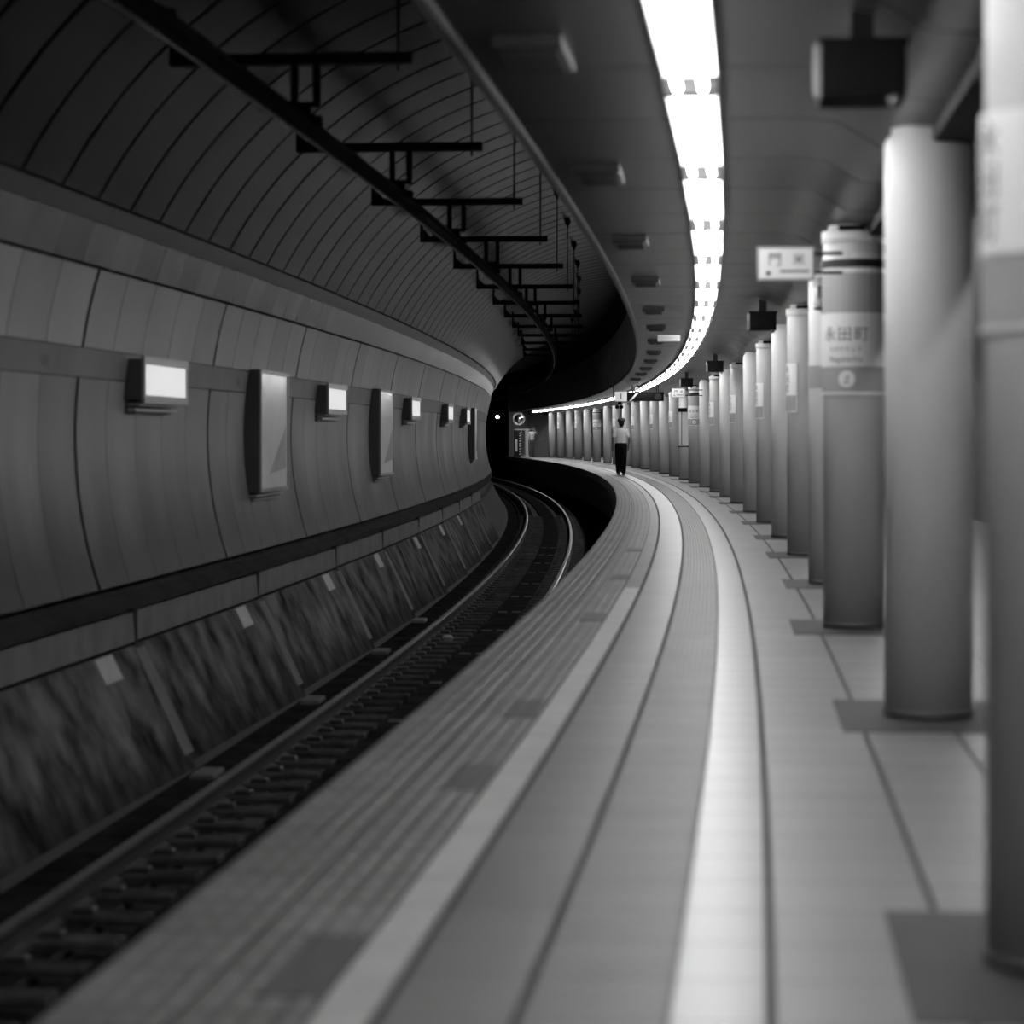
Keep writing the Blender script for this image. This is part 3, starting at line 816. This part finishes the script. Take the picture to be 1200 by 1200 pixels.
ins_me = B().lathe([(.03, 3.264), (.06, 3.274), (.03, 3.284), (.075, 3.294), (.03, 3.306), (.05, 3.32), (.03, 3.345)], 'black_plastic', 14, (OC + .01, 0, 0)).mesh('insulator', True)
clamp_me = B().box(OC - .09, OC - .060, -.05, .05, 3.225, 3.28, 'black_iron').mesh('clamp')
clamp2_me = B().box(OC + .060, OC + .12, -.05, .05, 3.225, 3.28, 'black_iron').mesh('clamp')
rz_ = CZ + math.sqrt(3.69 ** 2 - (-.78 - CO) ** 2)
rod_me = B().tube([(-.78, 0, ZA - .08), (-.78, 0, rz_)], .009, 'black_iron', 6).mesh('hanger_rod')
plate_me = B().lathe([(.012, rz_ - .14), (.02, rz_ - .10), (.05, rz_ - .06), (.05, rz_ + .02)], 'black_iron', 10, (-.78, 0, 0)).mesh('rod_anchor', True)
for i in range(14):
    s = 11.15 + 4.94 * i
    r = empty('conductor_support', s)
    tag(r, 'black bracket arm carrying the overhead conductor bar, %s counting from the viewer' % ORD[i], 'bracket', 'conductor bar supports under the vault')
    for nm, me in (('arm', arm_me), ('wall_bracket', brk_me), ('hanger', hang_me), ('insulator', ins_me), ('clamp', clamp_me), ('clamp', clamp2_me), ('hanger_rod', rod_me), ('rod_anchor', plate_me)):
        link(nm, me, r)

# ------------------------------------------------------------------ far end of the platform
r = empty('roller_shutter', PLAT_END - .10, 0)
tag(r, 'grey slatted roller shutter closing the far end of the platform', 'shutter')
slat = B().box(1.32, 2.55, -.02, .02, .003, .137, 'shutter', .01).mesh('slat')
for i in range(18): link('slat', slat, r).location = (0, 0, i * .14)
link('side_rail', B().box(1.27, 1.32, -.05, .05, 0, 2.55, 'grey_metal').mesh('side_rail'), r)
link('side_rail', B().box(2.55, 2.61, -.05, .05, 0, 2.55, 'grey_metal').mesh('side_rail'), r)
bp = B().box(.16, 1.27, 0, .08, -.02, 2.62, 'white_paint')
tag(at('wall_pier', bp.mesh('wall_pier'), 145.6), 'pale pier behind the round mirror at the platform end', 'wall', kind='structure')
r = empty('platform_mirror', 141.0, .34, 2.17)
tag(r, 'round convex safety mirror with a white rim at the platform end', 'mirror')
link('bowl', B().lathe([(.05, -.14), (.22, -.06), (.30, .0), (.33, .03)], 'white_paint', 28, axis='y').mesh('bowl', True), r)
link('glass', B().lathe([(.30, .02), (.22, .06), (.12, .085), (.0, .095)], 'mirror', 28, axis='y').mesh('glass', True), r)
link('rim', B().lathe([(.33, .03), (.36, .01), (.36, .06), (.32, .06), (.30, .02)], 'white_paint', 28, axis='y').mesh('rim', True), r)
link('bracket', B().box(-.03, .03, .1, 3.2, -.03, .03, 'grey_metal').mesh('bracket'), r)
r = empty('equipment_cabinet', 141.6, .16)
tag(r, 'dark cabinet with a striped edge and white notice at the platform end', 'cabinet')
bdy = link('body', B().box(0, .40, 0, .5, 0, 1.52, 'dark_metal', .01).mesh('body'), r)
link('notice', B().box(.03, .16, -.006, 0, .32, 1.0, 'sign_white').mesh('notice'), bdy)
b = B()
for i in range(9):
    z = .1 + i * .15
    b.add([(.26, -.006, z), (.38, -.006, z + .06), (.38, -.006, z + .13), (.26, -.006, z + .07)], [(0, 1, 2, 3)], 'sign_white')
link('warning_stripe', b.mesh('warning_stripe'), bdy)
link('top_panel', B().box(.02, .9, .1, .2, 1.53, 1.6, 'white_paint').mesh('top_panel'), r)
r = empty('stop_post', 139.2, .64)
tag(r, 'white square post on a low base at the platform end', 'post')
link('post', B().box(-.09, .09, -.09, .09, .06, 1.5, 'white_paint', .01).mesh('post'), r)
link('base', B().box(-.33, .14, -.16, .16, 0, .10, 'white_paint', .01).mesh('base'), r)
link('cap', B().box(-.33, .13, -.1, .1, 1.5, 1.53, 'white_paint').mesh('cap'), r)
r = empty('signal_lamp', 150.0, -.12, 2.22)
tag(r, 'lone bright lamp hanging in the dark tunnel past the platform', 'lamp')
link('bulb', B().ell((0, 0, .12), (.12, .10, .10), 'lit_bulb', 14, 8).mesh('bulb', True), r)
link('reflector', B().lathe([(.06, -.14), (.11, -.02), (.12, .06)], 'white_paint', 16).mesh('reflector', True), r)
link('bracket', B().tube([(0, 0, .2), (0, 0, 2.6)], .02, 'black_iron', 8).mesh('bracket'), r)

# ------------------------------------------------------------------ people
def solid(b, voxel, m, smooth=4):
    """the union of the shapes in b as one continuous surface"""
    me = b.mesh('volume', fix=False)
    ob = bpy.data.objects.new('volume', me); C.objects.link(ob)
    md = ob.modifiers.new('r', 'REMESH'); md.mode = 'VOXEL'; md.voxel_size = voxel; md.use_smooth_shade = True
    ms = ob.modifiers.new('s', 'SMOOTH'); ms.iterations = smooth; ms.factor = .5
    dg = bpy.context.evaluated_depsgraph_get(); dg.update()
    out = bpy.data.meshes.new_from_object(ob.evaluated_get(dg), depsgraph=dg)
    bpy.data.objects.remove(ob)
    out.materials.clear(); out.materials.append(M[m])
    for p in out.polygons: p.use_smooth = True; p.material_index = 0
    return out
def limb(b, pts, rad, grow=0., squash=1.):
    rr = [r + grow for r in rad]
    b.tube(pts, rr, 'skin', 12, squash=squash)
    for p, r_ in zip(pts, rr): b.ell(p, (r_, r_, r_), 'skin', 10, 8)
def loft(b, rings, grow=0., n=18):
    vs, fs = [], []
    for (z, cx, cyy, rx, ry) in rings:
        for k in range(n):
            t = 2 * math.pi * k / n
            vs.append((cx + (rx + grow) * math.cos(t), cyy + (ry + grow) * math.sin(t), z))
    for i in range(len(rings) - 1):
        for k in range(n):
            k2 = (k + 1) % n
            fs.append((i * n + k, i * n + k2, (i + 1) * n + k2, (i + 1) * n + k))
    fs.append(tuple(range(n - 1, -1, -1))); fs.append(tuple((len(rings) - 1) * n + k for k in range(n)))
    b.add(vs, fs, 'skin')
def hand(b, wrist, d, palm, side, curl=.35):
    """palm and five curled fingers; d points down the hand, palm is the palm's normal, side points to the thumb"""
    d, palm, side = Vector(d).normalized(), Vector(palm).normalized(), Vector(side).normalized()
    w0 = Vector(wrist)
    limb(b, [w0, w0 + d * .05, w0 + d * .085], [.024, .028, .026])
    for s_, off in ((1, .012), (-1, -.012)):
        limb(b, [w0 + d * .03 + side * off, w0 + d * .09 + side * off * 1.7], [.020, .017])
    for i, ln in enumerate((.066, .076, .070, .055)):
        base = w0 + d * .09 + side * (.030 - .020 * i)
        dd = d; pts = [base]
        for seg in (.45, .32, .23):
            dd = (dd + palm * curl).normalized(); pts.append(pts[-1] + dd * ln * seg)
        limb(b, pts, [.0095, .0090, .0085, .0075])
    th = w0 + d * .03 + side * .028
    limb(b, [th, th + (d * .6 + side * .6 + palm * .2).normalized() * .035, th + (d * .6 + side * .6 + palm * .2).normalized() * .035 + (d + palm * .4).normalized() * .032], [.013, .0115, .009])
def person(name, s, o, rot, label, J, trousers, cap_on, voxel, shirt_long=False):
    r = empty(name, s, o, 0, rot)
    tag(r, label, 'person')
    torso = [(.86, 0, 0, .150, .105), (.95, 0, 0, .165, .115), (1.06, 0, .0, .148, .105), (1.20, 0, .005, .168, .112), (1.33, 0, .0, .178, .108), (1.40, 0, -.005, .150, .085), (1.445, 0, -.01, .075, .065)]
    hz = J['head']          # head centre
    b = B()
    loft(b, torso)
    limb(b, [(0, -.01, 1.40), (hz[0] * .5, hz[1] * .5 - .005, 1.50), (hz[0], hz[1] - .01, hz[2] - .06)], [.062, .055, .058])
    fw = J['face']          # facing direction of the head
    f = Vector((math.sin(fw), math.cos(fw), 0)); sd = Vector((f.y, -f.x, 0)); hc = Vector(hz)
    b.ell(hc + Vector((0, 0, .025)) - f * .008, (.076, .092, .092), 'skin', 18, 12)
    b.ell(hc + f * .018 - Vector((0, 0, .035)), (.060, .068, .078), 'skin', 16, 10)
    limb(b, [hc + f * .088 + Vector((0, 0, .015)), hc + f * .108 - Vector((0, 0, .022))], [.008, .014])     # nose
    for e in (-1, 1): b.ell(hc + sd * (.078 * e) - f * .008, (.014, .022, .032), 'skin', 10, 8)           # ears
    for sfx in ('L', 'R'):
        sh, el, wr = J['sh' + sfx], J['el' + sfx], J['wr' + sfx]
        limb(b, [sh, el], [.050, .040]); limb(b, [el, wr], [.040, .026])
        hand(b, wr, *J['hand' + sfx])
        hp, kn, an = J['hip' + sfx], J['kn' + sfx], J['an' + sfx]
        limb(b, [hp, kn], [.088, .058]); limb(b, [kn, tuple(Vector(kn) * .65 + Vector(an) * .35), an], [.056, .056, .036])
        limb(b, [an, (an[0], an[1] + .10, .035)], [.036, .03])
    link('body', solid(b, voxel, 'skin', 2), r)
    # clothes
    b = B(); loft(b, [(.965, 0, 0, .158, .110)] + torso[2:], .016)
    for sfx in ('L', 'R'):
        sh, el, wr = Vector(J['sh' + sfx]), Vector(J['el' + sfx]), Vector(J['wr' + sfx])
        limb(b, [sh, sh.lerp(el, .62 if not shirt_long else 1.)], [.058, .060], .008)
        if shirt_long: limb(b, [el, el.lerp(wr, .85)], [.052, .042], .004)
    link('shirt', solid(b, .014, 'shirt', 5), r)
    b = B(); loft(b, [(.84, 0, 0, .155, .115), (.93, 0, 0, .170, .125), (.985, 0, 0, .164, .118)], .012)
    for sfx in ('L', 'R'):
        hp, kn, an = Vector(J['hip' + sfx]), Vector(J['kn' + sfx]), Vector(J['an' + sfx])
        limb(b, [hp, kn, kn.lerp(an, .95)], [.104, .086, .070], .008)
    link('trousers', solid(b, .014, trousers, 4), r)
    for sfx in ('L', 'R'):
        an = J['an' + sfx]; b = B()
        limb(b, [(an[0], an[1] - .03, .045), (an[0], an[1] + .08, .04), (an[0], an[1] + .16, .032)], [.044, .045, .032], 0, .9)
        b.box(an[0] - .04, an[0] + .04, an[1] - .07, an[1] + .19, 0, .03, 'skin')
        link('shoe', solid(b, .010, 'shoe', 3), r)
    b = B()
    b.ell(hc + Vector((0, 0, .045)) - f * .018, (.086, .098, .088), 'skin', 18, 12)
    b.ell(hc - f * .040 - Vector((0, 0, .020)), (.082, .064, .082), 'skin', 16, 10)
    link('hair', solid(b, .012, 'hair', 3), r)
    if cap_on:
        b = B(); c0 = hc + Vector((0, 0, .075))
        b.lathe([(.096, -.035), (.112, -.01), (.121, .02), (.115, .052), (.085, .08), (.045, .092), (.0, .095)], 'cap', 26, tuple(c0))
        cpo = link('cap', b.mesh('cap', True), r)
        b = B(); b.ell(c0 + f * .085, (.07, .06, .008), 'cap', 16, 6); link('cap_peak', b.mesh('cap_peak', True), cpo)
    for e in (-1, 1):
        q = B(); q.ell(hc + f * .080 + sd * (.030 * e) + Vector((0, 0, .02)), (.011, .011, .007), 'ink', 10, 6); link('eye', q.mesh('eye', True), r)
    q = B(); q.ell(hc + f * .083 - Vector((0, 0, .052)), (.022, .010, .005), 'ink_grey', 10, 6); link('mouth', q.mesh('mouth', True), r)
    return r
walk = dict(head=(.01, .0, 1.585), face=-.12,
            shL=(-.175, -.005, 1.36), elL=(-.235, -.06, 1.09), wrL=(-.235, -.03, .85),
            shR=(.175, -.005, 1.36), elR=(.245, -.05, 1.09), wrR=(.225, .02, .86),
            handL=((0, .15, -1), (.9, .2, 0), (0, 1, 0)), handR=((0, .2, -1), (-.9, .2, 0), (0, 1, 0)),
            hipL=(-.085, 0, .90), knL=(-.086, .05, .49), anL=(-.078, -.02, .085),
            hipR=(.085, 0, .90), knR=(.082, -.01, .49), anR=(.072, -.10, .09))
person('person', 76.0, .72, 0., 'person in white short-sleeved shirt and black trousers seen from behind', walk, 'trousers', True, .0075)
point = dict(head=(.0, .02, 1.585), face=.5,
             shL=(-.175, .0, 1.36), elL=(-.21, .03, 1.09), wrL=(-.16, .12, .88),
             shR=(.175, .0, 1.36), elR=(.36, .14, 1.33), wrR=(.16, .24, 1.47),
             handL=((0, .3, -1), (.9, .2, 0), (0, 1, 0)), handR=((-1, .0, .35), (-.2, -1, 0), (0, 0, 1)),
             hipL=(-.085, 0, .90), knL=(-.09, .02, .49), anL=(-.09, 0, .085),
             hipR=(.085, 0, .90), knR=(.09, .02, .49), anR=(.09, 0, .085))
mx = lambda p: (-p[0], p[1], p[2])
q = {}
for k_, v_ in point.items():
    if k_ == 'face': q[k_] = -v_
    elif k_ == 'head': q[k_] = mx(v_)
    else: q[k_[:-1] + ('R' if k_[-1] == 'L' else 'L')] = tuple(mx(a) for a in v_) if k_.startswith('hand') else mx(v_)
point = q
person('person', 141.0, 1.07, R(180) + .2, 'small distant person in a white shirt with one arm raised, by the white post', point, 'trousers_grey', False, .012)
